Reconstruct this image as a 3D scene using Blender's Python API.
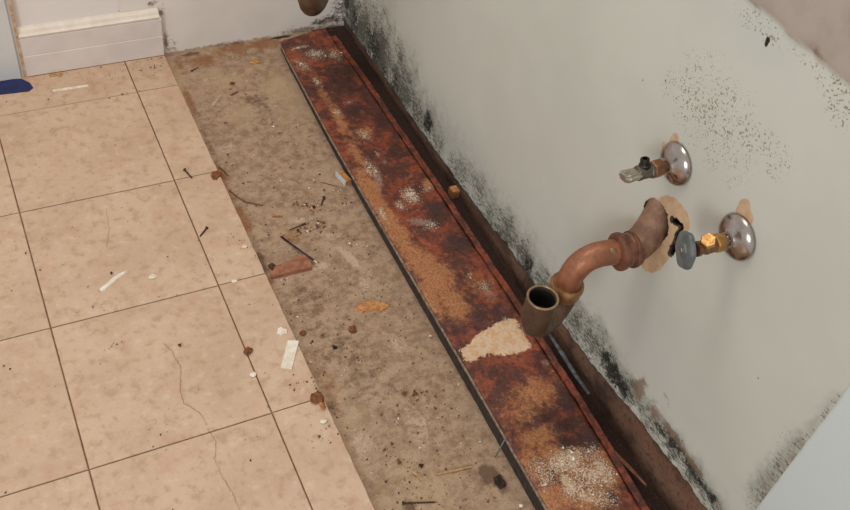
import bpy, bmesh, math, random
import numpy as np
from mathutils import Vector, Matrix
random.seed(7); rng = np.random.default_rng(7)
SC = bpy.context.scene; COL = SC.collection
for o in list(bpy.data.objects): bpy.data.objects.remove(o)

# ------------------------------------------------------------------ camera
CAM = np.array([-0.319, -1.495, 1.419]); FPX = 970.878
RM = np.array([[0.8979, -0.4226, 0.1228], [-0.2361, -0.6965, -0.6776], [0.3719, 0.5794, -0.7252]])
u_, _, v_ = np.linalg.svd(RM); RM = u_ @ v_
cd = bpy.data.cameras.new('camera'); cam = bpy.data.objects.new('camera', cd); COL.objects.link(cam)
cd.sensor_width = 36; cd.lens = 36 * FPX / 850; cd.clip_start = 0.02
m = Matrix.Identity(4)
for i in range(3):
    m[i][0] = RM[0][i]; m[i][1] = -RM[1][i]; m[i][2] = -RM[2][i]; m[i][3] = CAM[i]
cam.matrix_world = m; SC.camera = cam

# ------------------------------------------------------------------ light
SC.view_settings.view_transform = 'Standard'; SC.view_settings.look = 'None'
SC.view_settings.gamma = 1; SC.view_settings.exposure = -0.10; SC.view_settings.use_curve_mapping = False
W = bpy.data.worlds.new('world'); SC.world = W; W.use_nodes = True
bg = W.node_tree.nodes['Background']; bg.inputs[0].default_value = (1.0, 0.985, 0.97, 1); bg.inputs[1].default_value = 0.70
def area(name, loc, target, size, power, color, sy=None):
    l = bpy.data.lights.new(name, 'AREA'); l.energy = power; l.color = color
    l.shape = 'RECTANGLE'; l.size = size; l.size_y = sy or size
    o = bpy.data.objects.new(name, l); COL.objects.link(o); o.location = loc
    o.rotation_euler = (Vector(target) - Vector(loc)).to_track_quat('-Z', 'Y').to_euler(); return o
area('ceiling_light', (-0.30, -0.35, 2.4), (0.0, -0.2, 0), 0.5, 13, (1.0, 0.94, 0.87))
area('vanity_light', (0.30, -0.35, 2.15), (0.1, -0.3, 0), 0.7, 5.5, (1.0, 0.96, 0.90), 0.15)
area('added_wall_fill', (-2.4, -2.7, 1.5), (0.3, -0.3, 0.3), 0.9, 42, (0.91, 0.98, 1.0))  # added cool fill to lift the two walls, no doorway modelled there

# ------------------------------------------------------------------ helpers
WX = 0.55      # face of the long wall
SF = -0.010    # top of the bare subfloor
def ray(px, py): return RM.T @ np.array([(px - 425) / FPX, (py - 255) / FPX, 1.0])
def at(px, py, ax=2, v=0.0):
    d = ray(px, py); t = (v - CAM[ax]) / d[ax]; return CAM + t * d
def lin(c):
    r = []
    for x in c[:3]:
        x /= 255.0; r.append(x / 12.92 if x <= .04045 else ((x + .055) / 1.055) ** 2.4)
    return r
def link(o, parent=None):
    COL.objects.link(o)
    if parent is not None:
        o.parent = parent; o.matrix_parent_inverse = parent.matrix_basis.inverted()
    return o
def thing(name, label, cat, loc=(0, 0, 0), group=None):
    o = bpy.data.objects.new(name, None); COL.objects.link(o); o.empty_display_size = .02
    o.location = loc; o['label'] = label; o['category'] = cat
    if group: o['group'] = group
    return o
def tag(o, label, cat, group=None, kind=None):
    o['label'] = label; o['category'] = cat
    if group: o['group'] = group
    if kind: o['kind'] = kind
    return o
def struct(o, label=None, cat=None):
    o['kind'] = 'structure'
    if label: o['label'] = label
    if cat: o['category'] = cat
    return o
def mesh(name, vs, fs, mat, parent=None, smooth=False):
    me = bpy.data.meshes.new(name); me.from_pydata([tuple(map(float, v)) for v in vs], [], [tuple(map(int, f)) for f in fs]); me.update()
    if smooth: me.polygons.foreach_set('use_smooth', [True] * len(me.polygons))
    o = bpy.data.objects.new(name, me); me.materials.append(mat); return link(o, parent)
def grid(name, pos, nu, nv, mat, parent=None, keep=None, attrs=None, smooth=True):
    """pos (nu*nv,3) arrays"""
    i, j = np.meshgrid(np.arange(nu - 1), np.arange(nv - 1), indexing='ij')
    a = (i * nv + j).ravel(); f = np.stack([a, a + nv, a + nv + 1, a + 1], 1)
    if keep is not None:
        k = keep.ravel(); f = f[k[f].all(1)]
    me = bpy.data.meshes.new(name); me.vertices.add(len(pos)); me.vertices.foreach_set('co', pos.ravel().astype(np.float32))
    me.loops.add(len(f) * 4); me.loops.foreach_set('vertex_index', f.ravel().astype(np.int32))
    me.polygons.add(len(f)); me.polygons.foreach_set('loop_start', np.arange(0, len(f) * 4, 4, dtype=np.int32))
    me.polygons.foreach_set('use_smooth', np.full(len(f), smooth)); me.update(calc_edges=True); me.validate()
    for k, v in (attrs or {}).items():
        at_ = me.attributes.new(k, 'FLOAT', 'POINT'); at_.data.foreach_set('value', np.clip(v.ravel(), 0, 1.5).astype(np.float32))
    me.materials.append(mat); o = bpy.data.objects.new(name, me); return link(o, parent)
def noise2(x, y, s, seed=0, oct=4):
    out = np.zeros_like(x, float); amp = 1; tot = 0
    for o in range(oct):
        r = np.random.default_rng(seed * 31 + o); T = r.random((256, 256))
        X = x * s * 2 ** o + 37.1; Y = y * s * 2 ** o + 11.7
        xi = np.floor(X).astype(int); yi = np.floor(Y).astype(int); fx = X - xi; fy = Y - yi
        fx = fx * fx * (3 - 2 * fx); fy = fy * fy * (3 - 2 * fy)
        g = lambda a, b: T[(xi + a) % 256, (yi + b) % 256]
        out += amp * ((g(0, 0) * (1 - fx) + g(1, 0) * fx) * (1 - fy) + (g(0, 1) * (1 - fx) + g(1, 1) * fx) * fy)
        tot += amp; amp *= .5
    return out / tot
def sstep(a, b, x):
    t = np.clip((x - a) / (b - a), 0, 1); return t * t * (3 - 2 * t)
def blobs(A, B, lst, conv, jit=0.35, seed=3, sf=.15):
    """soft patches of wear and painted shade: lst of (px,py,ra,rb,strength[,rot deg]); ra, rb metres along A and B"""
    out = np.zeros_like(A, float); n = noise2(A, B, 40, seed, 3) - .5
    for b in lst:
        ca, cb = conv(b[0], b[1]); ra, rb, s = b[2:5]; th = math.radians(b[5]) if len(b) > 5 else 0
        da, db = A - ca, B - cb; c, q = math.cos(th), math.sin(th)
        d = np.sqrt(((da * c + db * q) / ra) ** 2 + ((-da * q + db * c) / rb) ** 2) + n * jit * 2
        out = np.maximum(out, s * (1 - sstep(sf, 1.35, d)))
    return out
def polydist(A, B, pts):
    out = np.full(A.shape, 9.0)
    for (a, b), (c, d) in zip(pts[:-1], pts[1:]):
        l = (c - a) ** 2 + (d - b) ** 2 + 1e-12; t = np.clip(((A - a) * (c - a) + (B - b) * (d - b)) / l, 0, 1)
        out = np.minimum(out, np.hypot(A - a - t * (c - a), B - b - t * (d - b)))
    return out
def inpoly(A, B, pts):
    c = np.zeros(A.shape, bool); n = len(pts)
    for i in range(n):
        x1, y1 = pts[i]; x2, y2 = pts[(i + 1) % n]
        t = ((y1 > B) != (y2 > B)) & (A < (x2 - x1) * (B - y1) / (y2 - y1 + 1e-12) + x1); c ^= t
    return c

# ------------------------------------------------------------------ materials
class NT:
    def __init__(s, name, rough=.7, metal=0.0, spec=.4):
        s.m = bpy.data.materials.new(name); s.m.use_nodes = True; s.t = s.m.node_tree; s.N = s.t.nodes; s.L = s.t.links
        s.b = s.N['Principled BSDF']; s.b.inputs['Roughness'].default_value = rough; s.b.inputs['Metallic'].default_value = metal
        s.b.inputs['Specular IOR Level'].default_value = spec
        s.co = s.N.new('ShaderNodeTexCoord').outputs['Object']
    def lk(s, v, inp):
        if isinstance(v, bpy.types.NodeSocket): s.L.new(v, inp)
        elif isinstance(v, (tuple, list)): inp.default_value = lin(v) + [1]
        else: inp.default_value = v
    def noise(s, scale, detail=3, rough=.55, w=0.0, dist=0.0, co=None):
        n = s.N.new('ShaderNodeTexNoise'); n.inputs['Scale'].default_value = scale; n.inputs['Detail'].default_value = detail
        n.inputs['Roughness'].default_value = rough; n.inputs['Distortion'].default_value = dist
        if w: n.noise_dimensions = '4D'; n.inputs['W'].default_value = w
        s.L.new(co or s.co, n.inputs['Vector']); return n.outputs['Fac']
    def stretch(s, x, y, z):
        v = s.N.new('ShaderNodeVectorMath'); v.operation = 'MULTIPLY'; s.L.new(s.co, v.inputs[0]); v.inputs[1].default_value = (x, y, z); return v.outputs[0]
    def vor(s, scale, co=None):
        n = s.N.new('ShaderNodeTexVoronoi'); n.inputs['Scale'].default_value = scale; s.L.new(co or s.co, n.inputs['Vector']); return n.outputs['Distance']
    def math(s, op, a, b=0.0, c=0.0):
        n = s.N.new('ShaderNodeMath'); n.operation = op
        for v, i in ((a, 0), (b, 1), (c, 2)): s.lk(v, n.inputs[i])
        return n.outputs[0]
    def ramp(s, v, lo, hi, a=0.0, b=1.0):
        n = s.N.new('ShaderNodeMapRange'); n.interpolation_type = 'SMOOTHSTEP'
        for k, x in zip(('Value', 'From Min', 'From Max', 'To Min', 'To Max'), (v, lo, hi, a, b)): s.lk(x, n.inputs[k])
        return n.outputs[0]
    def mix(s, f, a, b):
        n = s.N.new('ShaderNodeMix'); n.data_type = 'RGBA'; s.lk(f, n.inputs[0]); s.lk(a, n.inputs[6]); s.lk(b, n.inputs[7]); return n.outputs[2]
    def attr(s, name):
        n = s.N.new('ShaderNodeAttribute'); n.attribute_name = name; return n.outputs['Fac']
    def thr(s, mask, noise, amp=1.3, w=.06):
        """mask pushed through noise so its border turns ragged"""
        mk = s.attr(mask) if isinstance(mask, str) else mask
        a = s.math('MULTIPLY_ADD', noise, amp, -.5 * amp); v = s.math('ADD', mk, a)
        return s.math('MULTIPLY', s.ramp(v, .5 - w, .5 + w), s.ramp(mk, .01, .12))
    def bump(s, h, strength=.3, dist=.001):
        n = s.N.new('ShaderNodeBump'); n.inputs['Strength'].default_value = strength; n.inputs['Distance'].default_value = dist
        s.lk(h, n.inputs['Height']); s.L.new(n.outputs[0], s.b.inputs['Normal'])
    def color(s, c): s.lk(c, s.b.inputs['Base Color']); return s
def plain(name, col, col2=None, rough=.7, metal=0.0, scale=60, bump=.2, spec=.4):
    n = NT(name, rough, metal, spec); col2 = col2 or tuple(x * .75 for x in col)
    nz = n.noise(scale, 4); n.color(n.mix(n.ramp(nz, .35, .65), col, col2)); n.bump(nz, bump); return n.m

# travertine tile
def tile_mat():
    n = NT('travertine', .42, 0, .35)
    oi = n.N.new('ShaderNodeObjectInfo').outputs['Random']
    sh = n.N.new('ShaderNodeVectorMath'); sh.operation = 'ADD'; n.L.new(n.co, sh.inputs[0])
    cx = n.N.new('ShaderNodeCombineXYZ'); n.lk(n.math('MULTIPLY', oi, 13.0), cx.inputs[0]); n.lk(n.math('MULTIPLY', oi, 7.0), cx.inputs[1]); n.L.new(cx.outputs[0], sh.inputs[1])
    co = sh.outputs[0]
    big = n.noise(7, 3, .5, co=co); mid = n.noise(45, 5, .65, co=co); fine = n.noise(170, 4, .7, co=co)
    c = n.mix(n.ramp(big, .35, .68), (202, 172, 145), (192, 161, 134))
    c = n.mix(n.ramp(mid, .50, .66, 0, .75), c, (176, 142, 113))
    c = n.mix(n.ramp(n.noise(16, 3, .6, w=8.0, co=co), .5, .68, 0, .5), c, (190, 150, 124))
    c = n.mix(n.ramp(mid, .45, .32, 0, .5), c, (214, 188, 162))
    c = n.mix(n.ramp(fine, .56, .74, 0, .45), c, (164, 128, 98))
    c = n.mix(n.ramp(n.noise(110, 5, .7, w=2.0, co=co), .60, .70, 0, .5), c, (156, 122, 94))
    pits = n.ramp(n.noise(120, 2, .5, w=5.0, co=co), .72, .75)
    c = n.mix(n.math('MULTIPLY', pits, .8), c, (110, 80, 55))
    n.color(c); n.lk(n.ramp(mid, .3, .7, .32, .55), n.b.inputs['Roughness'])
    n.bump(n.math('MULTIPLY_ADD', pits, -1.0, fine), .12, .001); return n.m
def subfloor_mat():
    n = NT('bare_subfloor', .85, 0, .25)
    big = n.noise(9, 4, .6); mid = n.noise(60, 5, .65); fine = n.noise(420, 3, .7); st = n.noise(30, 4, .6, co=n.stretch(1, 5, 1))
    c = n.mix(n.ramp(mid, .36, .66), (174, 146, 120), (142, 114, 91))
    c = n.mix(n.ramp(big, .5, .7, 0, .5), c, (178, 152, 126))
    c = n.mix(n.ramp(st, .55, .72, 0, .4), c, (122, 96, 74))
    c = n.mix(n.math('MULTIPLY', n.attr('tan'), .8), c, (184, 157, 124))
    c = n.mix(n.math('MULTIPLY', n.thr('rust', mid, 1.2, .35), .75), c, (140, 92, 58))
    c = n.mix(n.math('MULTIPLY', n.thr('dark', mid, 1.1, .3), .8), c, (92, 66, 50))
    c = n.mix(n.math('MULTIPLY', n.thr('pale', n.noise(150, 4, .7), 1.6, .2), .7), c, (196, 172, 148))
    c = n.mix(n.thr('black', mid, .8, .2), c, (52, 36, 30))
    c = n.mix(n.ramp(fine, .54, .68, 0, .6), c, (104, 79, 60))
    c = n.mix(n.ramp(n.noise(380, 3, .7, w=3.0), .64, .72, 0, .6), c, (206, 182, 154))
    n.color(c); n.bump(n.math('ADD', mid, fine), .5, .0015); return n.m
def plank_mat():
    n = NT('rotten_board', .5, 0, .45)
    big = n.noise(22, 5, .65); mid = n.noise(75, 5, .7); fine = n.noise(330, 4, .75); fl = n.noise(210, 5, .72, w=4.0)
    gr = n.noise(520, 3, .8, w=7.0)
    c = n.mix(n.ramp(big, .42, .56), (138, 64, 38), (82, 42, 32))
    c = n.mix(n.ramp(mid, .47, .60, 0, .75), c, (68, 36, 30))
    c = n.mix(n.ramp(n.noise(60, 5, .7, w=1.0), .53, .66, 0, .65), c, (162, 88, 50))
    c = n.mix(n.math('MULTIPLY', n.thr(n.math('MULTIPLY', n.attr('orange'), .95), n.noise(110, 6, .8, w=5.0), 2.6, .3), .9), c, (182, 122, 77))
    c = n.mix(n.math('MULTIPLY', n.ramp(n.attr('orange'), .1, .5), n.ramp(n.noise(240, 5, .8, w=9.0), .48, .58, 0, .8)), c, (116, 66, 40))
    c = n.mix(n.math('MULTIPLY', n.thr('dark', n.noise(80, 6, .75, w=3.0), 2.4, .4), .85), c, (54, 30, 28))
    c = n.mix(n.math('MULTIPLY', n.thr('grey', n.noise(160, 5, .75), 2.2, .35), .6), c, (160, 132, 118))
    c = n.mix(n.ramp(gr, .56, .66, 0, .6), c, (52, 28, 22))
    c = n.mix(n.ramp(n.noise(470, 3, .75, w=11.0), .58, .68, 0, .45), c, (196, 128, 84))
    c = n.mix(n.thr('tan', n.noise(120, 6, .8), 2.8, .05), c, n.mix(n.ramp(mid, .45, .6), (212, 182, 152), (202, 158, 116)))
    c = n.mix(n.thr('smooth', mid, .3, .1), c, (196, 160, 124))
    wm = n.thr(n.math('MULTIPLY', n.attr('white'), .62), n.noise(300, 5, .75, w=4.0), 4.0, .14); c = n.mix(n.math('MULTIPLY', wm, .9), c, (214, 190, 164))
    n.color(c); n.lk(n.ramp(mid, .4, .7, .38, .75), n.b.inputs['Roughness'])
    n.bump(n.math('ADD', n.math('ADD', mid, fine), wm), .7, .0015); return n.m
def wall_mat():
    n = NT('old_drywall', .75, 0, .25)
    big = n.noise(5, 3, .5); mid = n.noise(60, 5, .65); fine = n.noise(260, 4, .7)
    c = n.mix(n.ramp(big, .35, .65), (187, 185, 174), (182, 180, 169))
    c = n.mix(n.math('MULTIPLY', n.attr('cool'), .7), c, (176, 177, 172))
    c = n.mix(n.attr('upper'), c, n.mix(n.ramp(n.noise(14, 4, .6), .4, .65), (160, 147, 137), (150, 136, 125)))
    c = n.mix(n.attr('painted'), c, (188, 193, 190))
    c = n.mix(n.math('MULTIPLY', n.ramp(n.noise(300, 2, .5, w=6.0), .74, .78), .4), c, (120, 108, 95))
    stv = n.stretch(1, .55, 1.6)
    c = n.mix(n.math('MULTIPLY', n.thr('haze', mid, 1.4, .5), .7), c, (136, 136, 124))
    c = n.mix(n.math('MULTIPLY', n.thr(n.math('MULTIPLY', n.attr('mold'), .76), n.noise(210, 5, .75, co=stv), 4.2, .22), .85), c, (66, 62, 54))
    c = n.mix(n.math('MULTIPLY', n.thr(n.math('MULTIPLY', n.attr('black'), .86), n.noise(150, 5, .75, w=2.0), 3.6, .2), .92), c, (30, 30, 26))
    c = n.mix(n.math('MULTIPLY', n.thr('brown', mid, 1.3, .25), .8), c, (118, 96, 76))
    c = n.mix(n.thr('paper', n.noise(90, 3), .5, .06), c, n.mix(n.ramp(mid, .4, .6), (190, 160, 128), (178, 146, 114)))
    c = n.mix(n.math('MULTIPLY', n.thr(n.math('MULTIPLY', n.attr('speck'), .30), n.noise(330, 2, .5, w=8.0), 3.4, .12), .75), c, (112, 92, 70))
    c = n.mix(n.thr('dot', mid, .3, .1), c, (40, 34, 26))
    n.color(c); n.bump(n.math('ADD', mid, fine), .15, .001); return n.m
def sole_mat():
    n = NT('stained_plate_wood', .7, 0, .35); g = n.noise(60, 5, .65, co=n.stretch(1, .25, 1)); b = n.noise(14, 3)
    c = n.mix(n.ramp(g, .35, .65), (116, 88, 71), (86, 62, 50)); c = n.mix(n.ramp(b, .48, .66, 0, .7), c, (58, 42, 36))
    c = n.mix(n.math('MULTIPLY', n.thr('orange', g, 2.6, .4), .6), c, (134, 94, 72)); c = n.mix(n.ramp(n.noise(120, 5, .75), .5, .64, 0, .6), c, (50, 35, 30))
    n.color(c); n.bump(g, .4); return n.m
def copper(name, a, b, c3, rough=.42, metal=.75):
    n = NT(name, rough, metal, .5); g = n.noise(35, 4, .6); f = n.noise(160, 4, .7)
    c = n.mix(n.ramp(g, .38, .62), a, b); c = n.mix(n.ramp(f, .58, .7, 0, .6), c, c3)
    n.color(c); n.lk(n.ramp(f, .35, .65, rough - .08, rough + .15), n.b.inputs['Roughness']); n.bump(f, .15, .0006); return n.m
def chrome_mat():
    n = NT('worn_chrome', .16, 1, .5); f = n.noise(60, 4, .7)
    n.color(n.mix(n.ramp(f, .35, .72, 0, .6), (178, 168, 162), (136, 118, 106))); n.lk(n.ramp(f, .4, .7, .18, .3), n.b.inputs['Roughness']); return n.m
M_tile = tile_mat(); M_sub = subfloor_mat(); M_plank = plank_mat(); M_wall = wall_mat(); M_sole = sole_mat()
M_grout = plain('brown_grout', (136, 106, 78), (110, 84, 60), .9)
M_core = plain('gypsum_core', (176, 168, 152), (120, 110, 96), .9)
M_white = plain('white_trim_paint', (215, 205, 198), (206, 196, 189), .38, scale=12, bump=.06)
M_cream = plain('yellowed_cap_paint', (222, 210, 196), (214, 200, 184), .45, scale=40, bump=.1)
M_casing = plain('bluish_casing_paint', (202, 200, 197), (194, 193, 191), .4, scale=10, bump=.06)
M_caulk = plain('old_caulk', (202, 174, 140), (166, 124, 86), .6, scale=90, bump=.4)
M_bwall = None
M_cop_el = copper('tarnished_copper_elbow', (146, 112, 90), (118, 86, 68), (160, 140, 110), .5, .45)
M_cop_un = copper('dark_copper_union', (132, 88, 68), (102, 68, 54), (74, 52, 42), .5, .5)
M_cop_tube = copper('bright_copper_tube', (164, 106, 76), (138, 90, 66), (108, 74, 56), .46, .5)
M_brass = copper('brass_collar', (170, 128, 84), (136, 98, 66), (92, 66, 46), .42, .6)
M_trap = copper('brown_trap_metal', (104, 80, 62), (84, 64, 50), (66, 50, 40), .45, .5)
M_rim = copper('worn_rim', (160, 134, 106), (132, 106, 82), (100, 78, 60), .4)
M_black = plain('black_shade_and_crumb', (22, 18, 16), (12, 10, 9), .8)  # near-black painted as shade inside wall opening and trap inlet; also one crumb
M_chrome = chrome_mat()
M_brass2 = copper('golden_brass', (190, 146, 84), (160, 116, 66), (110, 80, 48), .42, .7)
M_copnut = copper('copper_nut', (142, 100, 72), (114, 80, 58), (84, 60, 46), .42, .7)
M_steel = copper('dull_steel', (132, 124, 116), (100, 92, 84), (70, 60, 54), .35, .85)
M_thread = copper('dark_thread', (70, 58, 52), (48, 40, 36), (100, 86, 74), .4, .8)
M_handle = copper('bluish_grey_handle', (116, 122, 123), (96, 103, 105), (136, 132, 122), .45, .45)
M_tape = plain('blue_tape', (34, 42, 92), (26, 32, 74), .55, scale=50)
M_rust = plain('rusty_steel', (84, 58, 42), (52, 36, 28), .6, .4, 200)
M_splint = plain('brown_splinter', (122, 84, 52), (90, 60, 38), .8, scale=200)
M_straw = plain('straw_splinter', (186, 148, 98), (160, 120, 76), .8, scale=200)
M_block = plain('reddish_wood', (158, 104, 76), (130, 80, 58), .65, scale=80, bump=.4)
M_chipw = plain('white_chip', (232, 222, 206), (214, 200, 180), .6, scale=80)
M_tanchip = plain('tan_fibre', (196, 140, 90), (164, 108, 66), .85, scale=200, bump=.6)
M_foam = plain('ochre_foam', (196, 148, 84), (166, 112, 58), .9, scale=200, bump=.6)
M_nug = plain('brown_nugget', (136, 84, 48), (98, 58, 34), .9, scale=220, bump=.6)
M_bluep = plain('bluish_paint', (198, 206, 208), (184, 194, 198), .5)
M_blackp = plain('black_plastic', (22, 22, 26), (14, 14, 18), .35)
M_green = plain('green_wire', (104, 128, 112), (82, 104, 92), .5)
M_slate = plain('slate_strip', (88, 92, 94), (52, 50, 50), .5, scale=90)

# ------------------------------------------------------------------ floor: subfloor slab + tiles
ys = np.concatenate([np.linspace(-1.7, -1.15, 40)[:-1], np.arange(-1.15, .4501, .005)]); xs = np.concatenate([np.arange(.080, .575, .005)])
X, Y = np.meshgrid(xs, ys, indexing='ij'); nu, nv = X.shape
cf = lambda px, py: at(px, py, 2, SF)[:2]
a_tan = blobs(X, Y, [(285, 88, .06, .07, .9), (225, 80, .06, .05, .6), (240, 112, .05, .06, .5), (300, 110, .06, .05, .6), (345, 420, .05, .12, .5), (410, 470, .06, .05, .5), (420, 500, .08, .05, .6)], cf)
a_rust = blobs(X, Y, [(200, 62, .07, .03, .8), (235, 50, .06, .03, .8), (262, 45, .05, .03, .95), (182, 66, .02, .05, .6), (190, 100, .012, .08, .8), (225, 185, .012, .09, .8), (245, 222, .012, .06, .9), (270, 285, .012, .06, .6), (330, 390, .02, .09, .5), (350, 480, .02, .07, .5), (292, 235, .03, .03, .6)], cf)
a_dark = blobs(X, Y, [(258, 102, .035, .06, .55), (262, 120, .03, .05, .4), (190, 55, .03, .01, .8), (225, 44, .06, .008, .8), (212, 150, .01, .07, .5), (262, 262, .012, .04, .8), (340, 350, .06, .06, .45), (320, 330, .05, .05, .4), (370, 380, .06, .05, .4), (310, 300, .05, .05, .4), (490, 474, .024, .03, 1.0), (500, 482, .016, .02, 1.0), (332, 410, .014, .03, .6), (410, 508, .02, .02, .7)], cf)  # also holds a grey shadow patch painted on the far subfloor
a_pale = blobs(X, Y, [(350, 258, .012, .06, .8, 15), (320, 266, .03, .014, .7), (365, 285, .02, .03, .6), (300, 220, .05, .012, .6), (330, 236, .03, .02, .6), (395, 340, .02, .05, .5), (360, 440, .03, .07, .5), (420, 430, .03, .08, .5), (215, 102, .003, .045, .95, -43), (230, 150, .03, .06, .45)], cf)
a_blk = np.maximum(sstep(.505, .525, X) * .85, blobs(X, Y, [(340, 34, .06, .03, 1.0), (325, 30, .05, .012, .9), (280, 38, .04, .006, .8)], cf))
seam = at(189, 84, 2, SF); seam2 = at(290, 62, 2, SF)
ysl = seam[1] + (X - seam[0]) / (seam2[0] - seam[0]) * (seam2[1] - seam[1])
a_dark = np.maximum(a_dark, .0)
a_pale = np.maximum(a_pale, .42 * (np.abs(Y - ysl) < .003))
Z = SF + (noise2(X, Y, 25, 5) - .5) * .0016 + .0015 * sstep(0, .006, Y - ysl) + .0015 * sstep(.112, .100, X) * (Y > .30)
a_tan = np.maximum(a_tan, .6 * sstep(.120, .106, X) * (Y > .25) * (Y < .40))
floor = grid('floor', np.stack([X, Y, Z], -1).reshape(-1, 3), nu, nv, M_sub, None, None,
             dict(tan=a_tan, rust=a_rust, dark=a_dark, pale=a_pale, black=a_blk))
struct(floor, 'stained bare brown subfloor strip where the vanity cabinet stood', 'floor')
# mortar bed under the tiles
EDGE = .0928
def box(name, x0, x1, y0, y1, z0, z1, mat, parent=None, ch=0.0):
    c = ch
    vs = [(x0, y0, z0), (x1, y0, z0), (x1, y1, z0), (x0, y1, z0), (x0, y0, z1 - c), (x1, y0, z1 - c), (x1, y1, z1 - c), (x0, y1, z1 - c)]
    fs = [(3, 2, 1, 0), (0, 1, 5, 4), (1, 2, 6, 5), (2, 3, 7, 6), (3, 0, 4, 7)]
    if c:
        vs += [(x0 + c, y0 + c, z1), (x1 - c, y0 + c, z1), (x1 - c, y1 - c, z1), (x0 + c, y1 - c, z1)]
        fs += [(4, 5, 9, 8), (5, 6, 10, 9), (6, 7, 11, 10), (7, 4, 8, 11), (8, 9, 10, 11)]
    else: fs.append((4, 5, 6, 7))
    return mesh(name, vs, fs, mat, parent)
box('grout_bed', -1.25, EDGE - .002, -1.7, .45, -.03, -.0022, M_grout, floor)
S = .305; G = .0012
cols = [(-1.22, -.915), (-.915, -.61), (-.61, -.305), (-.305, 0), (0, EDGE)]
rows = [(.305, .44)] + [(-S * (k + 1), -S * k) for k in range(-1, 5)]
tile_at = {}
for ci, (x0, x1) in enumerate(cols):
    for ri, (y0, y1) in enumerate(rows):
        dz = random.uniform(-.0003, .0003)
        # straight-cut outer edge of the last column gets small nicks
        if ci == 4:
            n = 40; yy = np.linspace(y0 + G, y1 - G, n); xe = x1 + (noise2(yy, yy * 0 + 3, 60, 9) - .5) * .0022
            vs = []; fs = []
            for k in range(n):
                vs += [(x0 + G, yy[k], -.010), (x0 + G, yy[k], dz), (xe[k] - .001, yy[k], dz), (xe[k], yy[k], dz - .0015), (xe[k] + .0005, yy[k], -.012)]
            for k in range(n - 1):
                for q in range(4):
                    a = k * 5 + q; fs.append((a + 1, a, a + 5, a + 6)[::-1])
            fs += [(0, 1, 2, 3, 4), tuple((n - 1) * 5 + q for q in (4, 3, 2, 1, 0))]
            t = mesh('tile', vs, fs, M_tile, floor)
        else:
            t = box('tile', x0 + G, x1 - G, y0 + G, y1 - G, -.010, dz, M_tile, floor, .0009)
        tile_at[(ci, ri)] = t
# hairline cracks in the tiles
M_crack = plain('crack_dirt', (172, 134, 100), (150, 112, 82), .9)
def ribbon(name, pix, w, mat, parent, z=.00045, jit=.0012):
    pts = [at(x, y, 2, 0)[:2] for x, y in pix]; fine = []
    for a, b in zip(pts[:-1], pts[1:]):
        n = max(2, int(np.linalg.norm(b - a) / .004))
        for k in range(n): fine.append(a + (b - a) * k / n + rng.normal(0, jit, 2) * .6)
    fine.append(pts[-1]); vs = []; fs = []
    for k, p in enumerate(fine):
        q = fine[min(k + 1, len(fine) - 1)] - fine[max(k - 1, 0)]; nn = np.array([-q[1], q[0]]); nn /= np.linalg.norm(nn) + 1e-9
        ww = w * (0.4 + random.random()) * .5
        vs += [(*(p + nn * ww), z), (*(p - nn * ww), z)]
        if k: fs.append((2 * k - 2, 2 * k - 1, 2 * k + 1, 2 * k))
    return mesh(name, vs, fs, mat, parent)
tA = tile_at[(3, 3)]; tB = tile_at[(3, 4)]; tC = tile_at[(3, 2)]
ribbon('crack', [(163, 343), (172, 351), (181, 367), (180, 392), (184, 403), (200, 413), (207, 425)], .0012, M_crack, tA)
ribbon('crack', [(208, 428), (216, 442), (215, 458), (221, 475), (232, 492), (240, 510)], .0009, M_crack, tB)
ribbon('crack', [(106, 208), (109, 230), (107, 248)], .0009, M_crack, tC)

# ------------------------------------------------------------------ long wall (right)
zb = lambda y: np.interp(y, [-1.8, -1.075, -.971, -.848, -.783, -.633, -.441, -.288, -.17, .0, .2, .44], [.105, .100, .094, .080, .068, .060, .052, .040, .033, .026, .026, .022]) 
ys = np.concatenate([np.linspace(-1.75, -1.18, 60)[:-1], np.arange(-1.18, -1.1405, .003), [-1.1393, -1.1379], np.arange(-1.136, -1.115, .003), np.arange(-1.114, -.84, .003), np.arange(-.84, -.70, .0018), np.arange(-.70, .4405, .003)])
zs = np.concatenate([np.arange(0, .36, .003), np.arange(.36, .48, .0018), np.arange(.48, .62, .003), np.arange(.62, .818, .008), [.818, .8195], np.arange(.826, 1.0, .01), np.linspace(1.02, 1.3, 12)])
Yw, Tw = np.meshgrid(ys, zs, indexing='ij'); nu, nv = Yw.shape
jag = (noise2(Yw, Yw * 0, 38, 21, 5) - .5) * .012 + (noise2(Yw, Yw * 0 + 5, 160, 22, 2) - .5) * .004
Zb = zb(Yw) + jag; Zw = np.where(Tw < .2, Zb + Tw / .2 * (.2 - Zb), Tw)
cw = lambda px, py: at(px, py, 0, WX)[1:]
up_line = np.interp(Yw, [-1.3, -.94, -.9, -.72, -.3], [.817, .8185, .8185, .8185, .820])
a_up = sstep(0, .002, Zw - .8187 - (noise2(Yw, Zw, 30, 4) - .5) * .004)
a_pt = sstep(0, .002, -1.1385 - Yw + (noise2(Yw, Zw, 25, 6) - .5) * .004) * (1 - a_up)
bl = [(350, 8, .06, .11, 1.2), (362, 30, .07, .10, 1.2), (380, 55, .08, .11, 1.2), (400, 88, .09, .10, 1.0), (415, 110, .07, .06, .8), (428, 122, .03, .05, 1.0), (435, 140, .05, .05, .6),
      (460, 172, .06, .05, .55), (478, 190, .06, .05, .55), (490, 222, .05, .05, .7), (505, 235, .05, .055, 1.0), (525, 262, .05, .06, 1.0), (540, 285, .04, .05, .8), (575, 325, .04, .05, .85), (592, 342, .05, .05, .85),
      (607, 363, .05, .036, 1.0), (625, 388, .05, .034, .95), (646, 417, .05, .028, .7), (668, 442, .05, .030, .8), (688, 468, .05, .026, .85), (706, 495, .05, .022, .85), (505, 240, .1, .07, .5)]
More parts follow.
